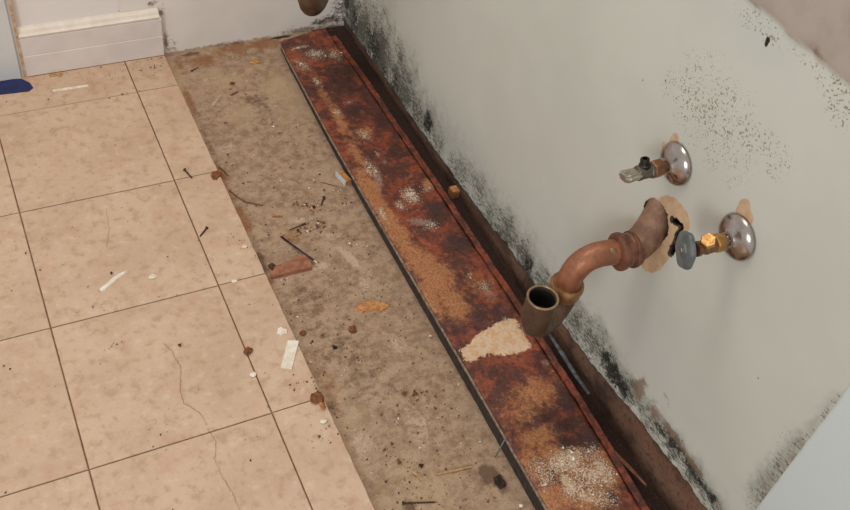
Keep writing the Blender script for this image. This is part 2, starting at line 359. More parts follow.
a_mold = blobs(Yw, Zw, bl, cw, .5)
a_haze = blobs(Yw, Zw, [(b[0] + 4, b[1] - 2, b[2] * 1.25, b[3] * 1.15, min(1, b[4] + .15)) for b in bl], cw, .3)
a_haze = np.maximum(a_haze, .45 * (1 - sstep(.09, .20, Zw)) * (Yw > -1.1))
a_blk = blobs(Yw, Zw, [(347, 5, .02, .09, .7), (355, 18, .03, .05, .75), (372, 45, .05, .05, .75), (385, 75, .04, .03, .6), (428, 122, .02, .03, .9), (395, 80, .03, .03, .6), (505, 247, .02, .025, .75), (530, 265, .025, .03, .75), (606, 358, .014, .035, 1.1, 10), (614, 374, .03, .03, 1.0), (622, 388, .03, .018, .9),
                       (660, 430, .02, .012, .7), (678, 447, .03, .018, .85), (690, 465, .03, .014, .8), (705, 488, .04, .010, .8), (366, 52, .05, .016, .6)], cw, .5)
a_brn = blobs(Yw, Zw, [(640, 388, .02, .04, .8), (655, 412, .02, .03, .6), (672, 432, .05, .012, .8), (690, 460, .05, .01, .7), (655, 450, .06, .012, .7), (350, 36, .04, .02, 1.0), (372, 66, .06, .014, .9), (560, 312, .02, .02, .5), (665, 400, .02, .02, .35)], cw)
pp = [tuple(cw(620 + a / 5.1, 180 + b / 5.1)) for a, b in [(180, 108), (205, 86), (240, 77), (280, 90), (315, 125), (345, 170), (357, 225), (345, 270), (300, 330), (250, 400), (205, 458), (165, 474), (130, 465), (108, 435), (100, 380), (130, 250)]]
pd = polydist(Yw, Zw, pp + pp[:1]) * 160
a_pap = np.maximum(np.where(inpoly(Yw, Zw, pp), .5 + np.minimum(pd, .5), .5 - np.minimum(pd, .5)),
                   blobs(Yw, Zw, [(674, 141, .010, .016, 1.0), (743, 210, .013, .02, 1.0), (746, 217, .014, .016, 1.0), (664, 146, .008, .008, .8)], cw, .15, sf=.5))
a_spk = blobs(Yw, Zw, [(668, 82, .02, .03, .5), (690, 92, .03, .025, .8), (700, 103, .03, .03, .9), (712, 112, .035, .03, .95), (722, 120, .04, .03, .85), (745, 130, .05, .03, .75), (765, 145, .05, .03, .7), (775, 158, .04, .03, .6), (838, 90, .03, .02, .85), (845, 105, .03, .03, .85), (758, 22, .05, .02, .6), (820, 72, .06, .012, .6), (715, 118, .12, .09, .45), (695, 60, .03, .02, .4), (780, 440, .01, .05, .3)], cw)
c1 = np.abs(Yw + 1.117) < .05
a_brn = np.maximum(a_brn, blobs(Yw, Zw, [(765, 490, .022, .05, .75), (785, 462, .018, .05, .8), (800, 445, .014, .05, .7), (820, 425, .008, .06, .6), (840, 398, .006, .06, .5)], cw) * (Yw > -1.1385) * .5)
a_mold = np.maximum(a_mold, blobs(Yw, Zw, [(762, 496, .022, .05, .42), (782, 468, .018, .05, .5), (797, 450, .014, .05, .4), (822, 420, .006, .06, .4)], cw) * (Yw > -1.1385))
a_haze = np.maximum(a_haze, blobs(Yw, Zw, [(768, 485, .03, .08, .9), (790, 455, .022, .08, .85), (815, 425, .014, .08, .6)], cw) * (Yw > -1.1385))
a_brn = np.maximum(a_brn, .55 * blobs(Yw, Zw, [(790, 42, .04, .012, 1), (815, 58, .03, .02, 1), (755, 8, .03, .012, 1)], cw) * a_up)
a_dot = blobs(Yw, Zw, [(767, 42, .0062, .0062, 1.2), (643, 80, .003, .002, 1), (666, 80, .003, .004, 1), (750, 35, .003, .003, 1), (758, 378, .003, .003, .7)], cw, .02)
a_cool = blobs(Yw, Zw, [(460, 150, .2, .10, .9), (560, 260, .2, .15, .8), (640, 330, .2, .12, .7), (755, 30, .10, .06, .7), (470, 190, .08, .1, 1.0)], cw)
# ragged openings round the drain
Pm = lambda l: [tuple(cw(620 + a / 5.1, 180 + b / 5.1)) for a, b in l]
hole = polydist(Yw, Zw, [(-.7545, .4400), (-.7600, .4320)]) < .0275 + (noise2(Yw, Zw, 60, 8) - .5) * .006
l2 = [(238, 178), (262, 205), (285, 218), (300, 235), (315, 242), (300, 262), (290, 290), (286, 320), (268, 350), (255, 378)]
hole |= polydist(Yw, Zw, Pm(l2[1:])) < .0045 + (noise2(Yw, Zw, 90, 12) - .45) * .009
hole |= polydist(Yw, Zw, Pm([(200, 175), (235, 178)])) < .003
keep = ~hole
Xw = np.full_like(Yw, WX) - .0015 * a_up - .0018 * a_pt + (noise2(Yw, Zw, 12, 2) - .5) * .0012 * (1 - a_pt)
Xw -= .0035 * sstep(.03, 0, Zw - Zb) * (noise2(Yw, Zw, 80, 17) - .2)
wall = grid('wall_right', np.stack([Xw, Yw, Zw], -1).reshape(-1, 3), nu, nv, M_wall, None, keep,
            dict(upper=a_up, painted=a_pt, mold=a_mold, haze=a_haze, black=a_blk, brown=a_brn, paper=a_pap, speck=a_spk, dot=a_dot, cool=a_cool))
wall.data.flip_normals() if wall.data.polygons[0].normal.x > 0 else None
wall.data.materials.append(plain('dark_torn_edge', (92, 72, 56), (50, 38, 30), .9))
so = wall.modifiers.new('thickness', 'SOLIDIFY'); so.thickness = .012; so.offset = -1; so.material_offset_rim = 1
struct(wall, 'grey drywall with mould along its foot and bare paper round the drain', 'wall')
# black box standing in for the shade of the cavity behind the opening
cav = box('cavity_shade', WX + .0135, WX + .10, -.95, -.60, .28, .60, M_black, wall)
# bottom plate
ysp = np.arange(-1.75, .441, .01); zsp = np.linspace(-.03, .16, 14); Yp, Zp = np.meshgrid(ysp, zsp, indexing='ij')
Xp = WX + .0062 + (noise2(Yp, Zp, 30, 31) - .5) * .003
a_or = blobs(Yp, Zp, [(640, 440, .10, .03, .8), (665, 480, .1, .03, .9), (700, 505, .05, .03, 1.0), (560, 330, .04, .03, .9), (575, 350, .05, .02, .6), (480, 230, .08, .02, .4), (620, 420, .05, .02, .6)], cw)
sp = grid('bottom_plate', np.stack([Xp, Yp, Zp], -1).reshape(-1, 3), *Yp.shape, M_sole, wall, None, dict(orange=a_or))
sp['label'] = 'dark brown water-stained bottom plate'

# ------------------------------------------------------------------ back wall, baseboard, casing
YB = .44
def bwall_mat():
    n = NT('back_drywall', .7, 0, .25); big = n.noise(6, 3); mid = n.noise(70, 5, .7)
    c = n.mix(n.ramp(big, .35, .65), (222, 213, 205), (214, 205, 196))
    c = n.mix(n.attr('paint'), c, (222, 214, 208))
    c = n.mix(n.math('MULTIPLY', n.thr(n.math('MULTIPLY', n.attr('brown'), .75), mid, 2.2, .3), .75), c, (122, 88, 64))
    c = n.mix(n.math('MULTIPLY', n.thr(n.math('MULTIPLY', n.attr('mold'), .62), n.noise(170, 5, .75), 3.4, .25), .85), c, (56, 47, 41))
    n.color(c); n.bump(mid, .15); return n.m
M_bwall = bwall_mat()
xs = np.concatenate([np.linspace(-1.0, -.02, 30)[:-1], np.arange(-.02, .562, .004)]); zs = np.concatenate([np.arange(-.03, .32, .004), np.linspace(.33, .7, 10)])
Xb, Zb2 = np.meshgrid(xs, zs, indexing='ij'); cb = lambda px, py: (at(px, py, 1, YB)[0], at(px, py, 1, YB)[2])
a_p = sstep(0, .003, .006 - Xb + (noise2(Xb, Zb2, 30, 3) - .5) * .006)
a_b = np.maximum(blobs(Xb, Zb2, [(166, 44, .006, .03, 1.1), (160, 14, .012, .012, .9), (150, 4, .02, .012, .7), (170, 49, .02, .008, .9), (200, 50, .10, .004, .9), (250, 41, .1, .004, .8), (300, 30, .06, .008, 1.0), (330, 20, .05, .014, 1.1), (345, 10, .02, .03, .8)], cb),
                 .8 * sstep(.006, 0, Zb2 + .012 - (noise2(Xb, Zb2, 40, 5)) * .01))
a_m = blobs(Xb, Zb2, [(338, 8, .02, .06, .85), (330, 18, .03, .014, 1.0), (320, 22, .02, .008, 1.1), (294, 25, .004, .003, 1.3), (340, 20, .03, .02, 1.1), (300, 32, .03, .005, .7), (163, 12, .006, .02, .6), (168, 40, .012, .03, .45), (119, 11, .004, .005, 1.0), (149, 2, .008, .008, .9), (172, 45, .02, .01, .5), (176, 52, .02, .006, .6), (342, 5, .006, .05, .9)], cb)
bw = grid('wall_back', np.stack([Xb, np.full_like(Xb, YB) - .001 * a_p, Zb2], -1).reshape(-1, 3), *Xb.shape, M_bwall, None, None, dict(paint=a_p, brown=a_b, mold=a_m))
bw.data.flip_normals() if bw.data.polygons[0].normal.y > 0 else None
so = bw.modifiers.new('thickness', 'SOLIDIFY'); so.thickness = .012; so.offset = -1
struct(bw, 'off-white back wall with brown stains at its foot', 'wall')
# baseboard: profile extruded along x
def extrude_x(name, prof, x0, x1, mat, parent=None):
    n = len(prof); vs = [(x0, y, z) for y, z in prof] + [(x1, y, z) for y, z in prof]
    fs = [(i, (i + 1) % n, n + (i + 1) % n, n + i) for i in range(n)] + [tuple(range(n))[::-1], tuple(range(n, 2 * n))]
    o = mesh(name, vs, fs, mat, parent); bm = bmesh.new(); bm.from_mesh(o.data); bmesh.ops.recalc_face_normals(bm, faces=bm.faces); bm.to_mesh(o.data); bm.free(); return o
b0, b1 = -.2165, .092
bb = extrude_x('baseboard_back', [(YB - .001, .001), (YB - .017, .001), (YB - .017, .053), (YB - .0158, .0545), (YB - .0165, .0565), (YB - .0165, .099), (YB - .012, .102), (YB - .001, .103)], b0, b1, M_white)
struct(bb, 'white painted wooden baseboard beside the door casing', 'baseboard')
extrude_x('cap_moulding', [(YB - .001, .102), (YB - .0165, .102), (YB - .0175, .106), (YB - .013, .110), (YB - .010, .116), (YB - .005, .121), (YB - .001, .122)], b0, b1 - .003, M_cream, bb)
extrude_x('caulk_bead', [(YB - .001, -.005), (YB - .0180, -.003), (YB - .0172, .0015), (YB - .001, .0015)], b0, b1, M_grout, bb)
cs = extrude_x('trim_1', [(YB - .001, -.003), (YB - .012, -.003), (YB - .012, .62), (YB - .001, .62)], -.36, -.222, M_casing)
struct(cs, 'bluish white door casing at the left edge', 'trim')
extrude_x('casing_bead', [(YB - .012, .0), (YB - .017, .0), (YB - .017, .62), (YB - .012, .62)], -.27, -.2285, M_casing, cs)
extrude_x('caulk_line', [(YB - .001, .0), (YB - .018, .0), (YB - .015, .62), (YB - .001, .62)], -.222, -.2165, M_caulk, cs)

# ------------------------------------------------------------------ the rotten plank
zt = lambda y: np.interp(y, [-1.25, .385], [.042, .015])
xl = lambda y: np.interp(y, [-1.2, -.96, -.66, -.35, .0, .3, .385], [.338, .341, .345, .347, .350, .360, .365])
xr = lambda y: np.interp(y, [-1.2, -1.0, -.81, -.60, -.3, .2, .385], [.480, .486, .496, .500, .500, .498, .492])
root = thing('rotten_board', 'long rust-red rotten board lying along the foot of the mouldy wall', 'board', (.42, -.4, SF)); root_board = root
vv = np.arange(-1.28, .386, .004); uu = np.linspace(0, 1, 44)
U, V = np.meshgrid(uu, vv, indexing='ij')
eL = (noise2(V, V * 0, 30, 41) - .5) * .003; 
Xk = xl(V) + U * (xr(V) - xl(V)) + eL; Yk = V + U * .026 * sstep(.15, .385, V)
def topz(x, y): return zt(y) + (noise2(x, y, 45, 51, 4) - .5) * .0035
Zk = topz(Xk, Yk)
cp = lambda px, py: at(px, py, 2, .026)[:2]
k_or = blobs(Xk, Yk, [(372, 190, 0.024, 0.088, 1.0), (385, 215, 0.024, 0.088, 1.0), (402, 240, 0.027, 0.088, 1.0), (420, 262, 0.037, 0.075, 1.0), (438, 280, 0.044, 0.075, .95), (452, 305, 0.037, 0.062, .9), (432, 300, 0.024, 0.062, 1.0), (340, 118, 0.020, 0.075, .8), (325, 95, 0.017, 0.062, .6), (355, 150, 0.020, 0.062, .8), (430, 182, 0.020, 0.018, 1.0), (535, 395, 0.068, 0.037, .75), (520, 412, 0.051, 0.050, .6), (540, 438, 0.051, 0.027, .9), (555, 500, 0.068, 0.037, .95), (600, 490, 0.051, 0.037, .8), (590, 505, 0.051, 0.025, .9), (480, 285, 0.034, 0.037, .5), (395, 235, 0.051, 0.025, .5), (365, 130, 0.025, 0.025, .6), (575, 470, .06, .04, .8), (600, 470, .05, .05, .8), (550, 460, .04, .04, .8), (535, 470, .03, .05, .9), (610, 505, .03, .02, .6), (300, 60, .03, .06, .45)], cp)
k_dk = blobs(Xk, Yk, [(348, 80, 0.046, .07, 0.96), (372, 88, 0.034, .08, 1.02), (385, 120, 0.034, .06, 0.84), (352, 105, 0.034, .04, 0.72), (440, 215, 0.046, .05, 0.90), (462, 245, 0.040, .05, 0.84), (425, 155, 0.034, .05, 0.72), (400, 150, 0.034, .04, 0.60), (460, 330, 0.023, .03, 0.72), (478, 318, 0.034, .02, 0.72), (565, 400, 0.023, .05, 0.90), (565, 428, 0.040, .02, 1.20), (590, 440, 0.034, .03, 1.20), (545, 420, 0.034, .015, 0.84), (490, 375, 0.023, .02, 0.72), (345, 40, 0.034, .03, 0.96), (500, 310, 0.023, .03, 0.72), (565, 445, 0.023, .012, 0.96), (610, 500, 0.014, .02, 1.08), (520, 430, 0.023, .02, 0.48)], cp)
k_gr = blobs(Xk, Yk, [(378, 178, .012, .04, .8, -10), (420, 222, .03, .014, .85, -30), (375, 85, .03, .03, .45), (490, 295, .02, .03, .5), (398, 205, .01, .02, .5), (385, 160, .01, .015, .6), (545, 365, .012, .01, .6), (410, 130, .006, .06, .5)], cp)
k_wh = blobs(Xk, Yk, [(300, 44, .03, .008, 0.92), (315, 50, .035, .03, 0.88), (335, 52, .02, .03, 0.83), (303, 62, .02, .03, 0.73), (317, 78, .012, .03, 0.92), (337, 110, .012, .012, 0.92), (350, 100, .02, .01, 0.61), (378, 153, .008, .01, 0.98), (365, 135, .02, .03, 0.61), (372, 170, .02, .04, 0.73), (412, 195, .022, .03, 1.15), (400, 205, .015, .02, 0.85), (428, 188, .02, .02, 0.73), (383, 215, .008, .03, 1.04), (432, 226, .02, .015, 0.73), (470, 276, .006, .008, 0.98), (484, 288, .014, .02, 0.73), (505, 322, .01, .012, 0.73), (522, 330, .02, .02, 0.73), (560, 470, .045, .035, 0.95), (590, 480, .035, .04, 1.00), (575, 460, .06, .02, 0.92), (600, 500, .04, .03, 0.79), (545, 480, .03, .03, 0.85), (565, 465, .05, .03, 1.0), (600, 475, .03, .05, 1.0), (580, 490, .05, .03, 1.0), (540, 470, .03, .03, .8)], cp)
pol = [tuple(cp(a, b)) for a, b in [(459.5, 352), (470, 345), (475, 338), (488, 330), (496, 325), (509, 320), (516, 321), (519, 331), (527, 341), (531, 349), (519, 355), (506, 358), (491, 356), (478, 360), (470, 364), (463, 361)]]
k_tn = np.where(inpoly(Xk, Yk, pol), .5 + np.minimum(polydist(Xk, Yk, pol + pol[:1]) * 90, .5), .5 - np.minimum(polydist(Xk, Yk, pol + pol[:1]) * 90, .5))
k_tn = np.maximum(k_tn, blobs(Xk, Yk, [(568, 462, .034, .022, .56), (596, 474, .026, .034, .58), (585, 500, .03, .02, .5), (545, 486, .02, .03, .5)], cp))
k_sm = blobs(Xk, Yk, [(567, 486, .012, .020, 1.1, 10)], cp, .05)
Zk += .0016 * sstep(.4, .6, k_tn) + .0012 * sstep(.5, .9, k_wh) * (noise2(Xk, Yk, 160, 61, 2)) + .001 * k_sm
Zk[0, :] -= .0015; Zk[-1, :] -= .0015
pb = grid('board_face', np.stack([Xk, Yk, Zk], -1).reshape(-1, 3), *Xk.shape, M_plank, root, None, dict(orange=k_or, dark=k_dk, grey=k_gr, white=k_wh, tan=k_tn, smooth=k_sm))
so = pb.modifiers.new('thickness', 'SOLIDIFY'); so.thickness = .005; so.offset = -1
if pb.data.polygons[0].normal.z < 0: pb.data.flip_normals()
# grey worn edge strip
def strip(name, xf, w, z0f, z1f, y0, y1, mat, parent, n=160, jx=.001, seed=0):
    yy = np.linspace(y0, y1, n); vs = []; fs = []
    for k, y in enumerate(yy):
        j = (noise2(np.array([y]), np.array([0.]), 40, seed) - .5)[0] * jx * 2
        a, b = z0f(y), z1f(y) + j
        vs += [(xf(y) + j, y, a), (xf(y) + w + j, y, a), (xf(y) + w + j * .5, y, b), (xf(y) + j, y, b)]
    for k in range(n - 1):
        for q in range(4):
            a = 4 * k + q; b = 4 * k + (q + 1) % 4; fs.append((a, b, b + 4, a + 4))
    fs += [(3, 2, 1, 0), (4 * n - 4, 4 * n - 3, 4 * n - 2, 4 * n - 1)]
    o = mesh(name, vs, fs, mat, parent); bm = bmesh.new(); bm.from_mesh(o.data); bmesh.ops.recalc_face_normals(bm, faces=bm.faces); bm.to_mesh(o.data); bm.free(); return o
M_edge = plain('grey_board_edge', (150, 130, 112), (112, 92, 76), .6, scale=120, bump=.5)
M_cleat = plain('dark_cleat', (58, 42, 34), (36, 26, 22), .9)
M_lath = plain('stained_lath', (124, 72, 50), (70, 40, 32), .6, scale=130, bump=.6)
sk = strip('shade_strip', lambda y: xl(y) + .0022, .010, lambda y: SF, lambda y: zt(y) - .0056, -1.27, .382, plain('painted_edge_shade', (62, 52, 44), (44, 36, 31), .85, scale=90), root, 200, .0008, 5); sk['label'] = 'side strip below the grey edge, painted dark as shade'  # dark side strip, coloured to deepen the shade under the board edge
eo = strip('edge_banding', lambda y: xl(y) - .0028, .0024, lambda y: zt(y) - .0052, lambda y: zt(y) - .0008, -1.27, .384, M_edge, root, 200, .0006, 4); eo['label'] = 'worn grey edge of the board'
strip('cleat', lambda y: xl(y) + .016, .02, lambda y: SF, lambda y: zt(y) - .0085, -1.27, .38, M_cleat, root, 60, 0)
strip('cleat', lambda y: xr(y) - .022, .02, lambda y: SF, lambda y: zt(y) - .0085, -1.27, .38, M_cleat, root, 60, 0)
la = strip('wood_lath', lambda y: xr(y) + .0022 + .0, .013, lambda y: SF, lambda y: zt(y) - .0015, -1.25, .375, M_plank, None, 300, .0018, 8)
tag(la, 'thin stained wood strip standing along the wall side of the rotten board', 'wood strip')

# ------------------------------------------------------------------ things in the gap
def tube(name, pts, rad, mat, parent=None, seg=10, smooth=True, cap=True, sq=1.0):
    pts = [Vector(p) for p in pts]; n = len(pts); rs = rad if isinstance(rad, (list, tuple, np.ndarray)) else [rad] * n
    t0 = (pts[1] - pts[0]).normalized(); ref = Vector((0, 0, 1)) if abs(t0.z) < .9 else Vector((1, 0, 0))
    a = t0.cross(ref).normalized(); vs = []; fs = []
    for k in range(n):
        t = (pts[min(k + 1, n - 1)] - pts[max(k - 1, 0)])
        t = t.normalized() if t.length > 1e-9 else t0
        a = (a - t * a.dot(t)).normalized(); b = t.cross(a)
        for q in range(seg):
            w = 2 * math.pi * q / seg; vs.append(pts[k] + a * math.cos(w) * rs[k] + b * math.sin(w) * rs[k] * sq)
    for k in range(n - 1):
        for q in range(seg):
            i = k * seg + q; j = k * seg + (q + 1) % seg; fs.append((i, j, j + seg, i + seg))
    if cap: fs += [tuple(range(seg))[::-1], tuple((n - 1) * seg + q for q in range(seg))]
    o = mesh(name, vs, fs, mat, parent)
    if smooth:
        o.data.polygons.foreach_set('use_smooth', [len(f.vertices) == 4 for f in o.data.polygons])
    return o
def bez(p0, p1, p2, p3, n=16):
    p0, p1, p2, p3 = map(Vector, (p0, p1, p2, p3)); r = []
    for k in range(n + 1):
        t = k / n; r.append(p0 * (1 - t) ** 3 + p1 * 3 * t * (1 - t) ** 2 + p2 * 3 * t * t * (1 - t) + p3 * t ** 3)
    return r
def chip(name, pix, z, h, mat, label=None, cat=None, group=None, taper=.92, jag=0, parent=None):
    """thin solid with the outline pix, lying on height z"""
    P = [at(x, y, 2, z)[:2] for x, y in pix]
    if jag:
        P = [a + (b - a) * t + rng.normal(0, jag, 2) for a, b in zip(P, P[1:] + P[:1]) for t in (0, .33, .66)]
    c = sum(P) / len(P); n = len(P)
    vs = [(*p, z) for p in P] + [(*(c + (p - c) * taper), z + h * (.8 + .4 * random.random())) for p in P]
    fs = [tuple(range(n))[::-1], tuple(range(n, 2 * n))] + [(i, (i + 1) % n, n + (i + 1) % n, n + i) for i in range(n)]
    o = mesh(name, vs, fs, mat, parent); bm = bmesh.new(); bm.from_mesh(o.data)
    bmesh.ops.triangulate(bm, faces=[f for f in bm.faces if len(f.verts) > 4]); bmesh.ops.recalc_face_normals(bm, faces=bm.faces); bm.to_mesh(o.data); bm.free()
    if label: tag(o, label, cat, group)
    return o
def lump(name, px, py, z, r, mat, label, cat, group=None, flat=.6, rough=.35, sub=2):
    bm = bmesh.new(); bmesh.ops.create_icosphere(bm, subdivisions=sub, radius=1); c = at(px, py, 2, z)
    rx, ry = (r if isinstance(r, tuple) else (r, r)); s = random.random() * 100
    for v in bm.verts:
        k = 1 + rough * (2 * float(noise2(np.array([v.co.x + s]), np.array([v.co.y + v.co.z * 1.7 + s]), 1.6, 3, 3)[0]) - 1)
        v.co = Vector((c[0] + v.co.x * rx * k, c[1] + v.co.y * ry * k, z + (max(v.co.z, -.75) + .75) * min(rx, ry) * flat * k))
    me = bpy.data.meshes.new(name); bm.to_mesh(me); bm.free(); me.materials.append(mat)
    o = bpy.data.objects.new(name, me); link(o); return tag(o, label, cat, group)
def stick(name, pix, z, r, mat, label, cat, group=None, sq=.7, seg=6):
    P = [at(x, y, 2, z + r) for x, y in pix]
    pts = []
    for a, b in zip(P[:-1], P[1:]):
        for k in range(4): pts.append(a + (b - a) * k / 4)
    pts.append(P[-1]); rs = [r * (.55 + .45 * math.sin(math.pi * (i + .6) / len(pts))) for i in range(len(pts))]
    o = tube(name, pts, rs, mat, None, seg, False, True, sq); return tag(o, label, cat, group)
def screw(head, tip, z, label, L=None, r=.0016, hr=.0036, name='screw', group='loose screws and nails', mat=None):
    """screw lying on its head rim: countersunk head, shaft with threads, point"""
    mat = mat or M_rust
    a = Vector(at(*head, 2, z + .003)); b = Vector(at(*tip, 2, z + .0012)); d = b - a; L = d.length; d.normalize()
    root = thing(name, label, name, tuple(a), group)
    tube('screw_head', [a - d * .0005, a, a + d * .0012, a + d * .003], [hr * .6, hr, hr * .9, r], mat, root, 12, False)
    pts = []; rs = []; n = 22
    for k in range(n + 1):
        t = .0025 + (L - .0025) * k / n; pts.append(a + d * t); rs.append((r * (1.15 if k % 2 else .8)) * (1 if k < n - 3 else (n - k + .3) / 3.5))
    tube('shank', pts, rs, mat, root, 8, False); return root

o = tube('grey_strip', [at(549, 333, 0, .532), at(560, 350, 0, .532), at(575, 374, 0, .534), at(589, 394, 0, .534)], [.003, .0045, .0045, .003], M_slate, None, 8, False, True, .5)
tag(o, 'dull slate-grey strip wedged in the gap below the drain trap', 'strip')
o = tube('wood_sliver', [at(584, 412, 0, .515), at(592, 428, 0, .518), at(612, 450, 0, .522), at(630, 468, 0, .525), at(646, 485, 0, .527)], [.002, .0035, .004, .004, .0015], plain('brown_sliver', (146, 98, 70), (112, 72, 52), .6), None, 8, False, True, .5)
tag(o, 'long brown wood sliver leaning in the gap near the bottom edge of the photo', 'wood sliver')
P = at(457, 180, 0, .548)
o = box('wood_block', .538, .5555, P[1] - .009, P[1] + .010, -.008, .014, M_tanchip, None, .002); tag(o, 'small tan wood block in the gap at the foot of the wall', 'wood block')

# ------------------------------------------------------------------ drain with trap
def lathe(name, prof, origin, axis, mat, parent, seg=40, squash=None, smooth=True, xdir=None, cap=True):
    """prof: list of (radius, distance along axis)"""
    ax = Vector(axis).normalized(); ref = Vector(xdir) if xdir else (Vector((0, 0, 1)) if abs(ax.z) < .9 else Vector((1, 0, 0)))
    a = (ref - ax * ref.dot(ax)).normalized(); b = ax.cross(a); O = Vector(origin); vs = []; fs = []
    for r, h in prof:
        for q in range(seg):
            w = 2 * math.pi * q / seg; k = squash(w) if squash else 1.0
            vs.append(O + ax * h + (a * math.cos(w) + b * math.sin(w)) * r * k)
    for k in range(len(prof) - 1):
        for q in range(seg):
            i = k * seg + q; j = k * seg + (q + 1) % seg; fs.append((i, j, j + seg, i + seg))
    if cap: fs += [tuple(range(seg))[::-1], tuple((len(prof) - 1) * seg + q for q in range(seg))]
    o = mesh(name, vs, fs, mat, parent); bm = bmesh.new(); bm.from_mesh(o.data); bmesh.ops.recalc_face_normals(bm, faces=bm.faces)
    bm.to_mesh(o.data); bm.free()
    if smooth:
        o.data.polygons.foreach_set('use_smooth', [len(f.vertices) == 4 for f in o.data.polygons])
        m_ = o.modifiers.new('edges', 'EDGE_SPLIT'); m_.split_angle = math.radians(38)
    return o
def drain(dy=0.0, label='', group='drain pipes', dx=0.0, turn=0.0):
    D = lambda x, y, z: (x + (dx if x < .53 else 0), y + dy, z)
    r = thing('drain_pipe', label, 'pipe', D(WX, -.765, .425), group)
    # elbow from inside the wall
    p = bez(D(.585, -.738, .468), D(.556, -.750, .446), D(.545, -.772, .398), D(.496, -.768, .396), 22)
    e = tube('wall_elbow', p, [.0245] * 8 + [.0252] * 12 + [.0258] * 3, M_cop_el, r, 36)
    # union with rings
    ax = Vector((-1, .12, -.02)).normalized(); U0 = Vector(D(.520, -.7705, .397))
    pr = [(.0235, 0), (.0262, .001), (.0262, .006), (.0285, .0065), (.0292, .010), (.0285, .013), (.0262, .0135), (.0258, .0215), (.0268, .022), (.0268, .026), (.0292, .0265), (.0300, .031), (.0292, .035), (.026, .0365), (.0215, .037)]
    lathe('union_coupling', pr, U0, ax, M_cop_un, r, 40)
    S0 = U0 + ax * .034
    C0 = Vector(D(.419, -.757, .338))
    p = bez(S0, S0 + ax * .046 + Vector((0, .003, .006)), C0 + Vector((-.002, .000, .050)), C0 + Vector((0, 0, -.012)), 24)
    tube('trap_arm', p, .0196, M_cop_tube, r, 36)
    sol = lathe('solder_drip', [(.0004, .0), (.004, .0006), (.0052, .0022), (.003, .0036), (.0005, .004)], p[3] + Vector((-.001, -.0105, .0145)), (-.05, -.55, .8), M_rim, r, 12, lambda w: 1 + .2 * math.sin(2 * w))
    # collar
    dn = Vector((0, 0, -1))
    lathe('slip_collar', [(.0205, -.003), (.0235, -.004), (.0262, -.001), (.0268, .004), (.0262, .009), (.0250, .010), (.0250, .016), (.0242, .022), (.0215, .024)], C0, dn, M_brass, r, 40, xdir=(1, 0, 0))
    # u-bend
    I0 = Vector((C0.x, C0.y, 0)) + Matrix.Rotation(turn, 3, 'Z') @ Vector((-.0675, -.029, 0)); c = Vector((C0.x, C0.y, 0)); mid = (c + I0) / 2; half = (c - I0).length / 2; dr = (c - I0).normalized()
    zc = .318; pts = [c + Vector((0, 0, C0.z - .018))]
    for k in range(21):
        w = math.pi * k / 20; pts.append(mid + dr * half * math.cos(w) + Vector((0, 0, zc - half * math.sin(w) * .92)))
    pts.append(I0 + Vector((0, 0, zc - .004)))
    tube('trap_bend', pts, [.0215] * 3 + [.0218] * (len(pts) - 3), M_trap, r, 36)
    # open inlet
    zi = zc - .008
    lathe('trap_inlet', [(.0212, 0), (.0232, .001), (.0238, .006), (.0238, .052), (.0240, .0535), (.0232, .0545), (.0208, .0540), (.0206, .050), (.0204, .004)], I0 + Vector((0, 0, zi)), (0, 0, 1), M_trap, r, 44)
    lathe('inlet_rim', [(.0207, -.0008), (.0243, -.0012), (.0245, .0002), (.0238, .0012), (.0214, .0013), (.0207, .0004)], I0 + Vector((0, 0, zi + .0545)), (0, 0, 1), M_rim, r, 44, cap=False)
    lathe('inlet_shade_cup', [(.0001, .006), (.0201, .006), (.0202, .049), (.0206, .049), (.0206, .005), (.0001, .005)], I0 + Vector((0, 0, zi)), (0, 0, 1), M_black, r, 32)  # black cup paints the shade inside the open inlet
    return r
drain(0, 'tarnished copper drain pipe with open trap sticking out of the ragged wall hole')
drain(.917, 'second brown drain trap whose rounded bottom hangs in at the top edge of the photo', dx=-.045, turn=math.radians(24))

# ------------------------------------------------------------------ shut-off valves
AX = Vector((-1, 0, 0))
def escutcheon(P, r, root):
    prof = [(r, 0), (r, .001), (r * .985, .0028), (r * .93, .0055), (r * .80, .0088), (r * .62, .0118), (r * .44, .0140), (r * .34, .0165), (r * .33, .0195), (r * .30, .020), (r * .20, .020)]
    return lathe('escutcheon', prof, P, AX, M_chrome, root, 56)
hexf = lambda w: 1 / max(abs(math.cos(((w + math.pi / 6) % (math.pi / 3)) - math.pi / 6)), .5) * .93
def hexnut(name, P, axis, r, h, mat, root, off=0):
    return lathe(name, [(r * .55, 0), (r * .9, 0), (r, h * .12), (r, h * .88), (r * .9, h), (r * .55, h)], P, axis, mat, root, 24, lambda w: hexf(w + off), False)
# upper valve: dull body, dark threaded outlet, chrome lever knob
P1 = Vector((WX - .0018, -.7535, .5470))
v = thing('shutoff_valve', 'upper left shutoff valve with fluted chrome lever knob and dark threaded outlet', 'valve', tuple(P1), 'shutoff valves')
escutcheon(P1, .0325, v)
lathe('supply_stub', [(.008, .015), (.008, .03)], P1, AX, M_copnut, v, 20)
hexnut('compression_nut', P1 + AX * .0265, AX, .0125, .017, M_copnut, v)
lathe('valve_body', [(.009, 0), (.0115, .0005), (.0118, .004), (.0105, .005), (.0105, .018), (.0112, .019), (.0112, .025), (.0085, .026)], P1 + AX * .043, AX, M_steel, v, 8, None, False)
oz = Vector((-.15, .25, .95)).normalized()
Pb = P1 + AX * .055
lathe('outlet_port', [(.0055, .004), (.0085, .009), (.0088, .012), (.006, .0135), (.0068, .0140), (.0062, .0150), (.0068, .0160), (.0062, .0170), (.0068, .018), (.0062, .019), (.0068, .020), (.0062, .0215), (.004, .022), (.0038, .014)], Pb, oz, M_thread, v, 18, None, False)
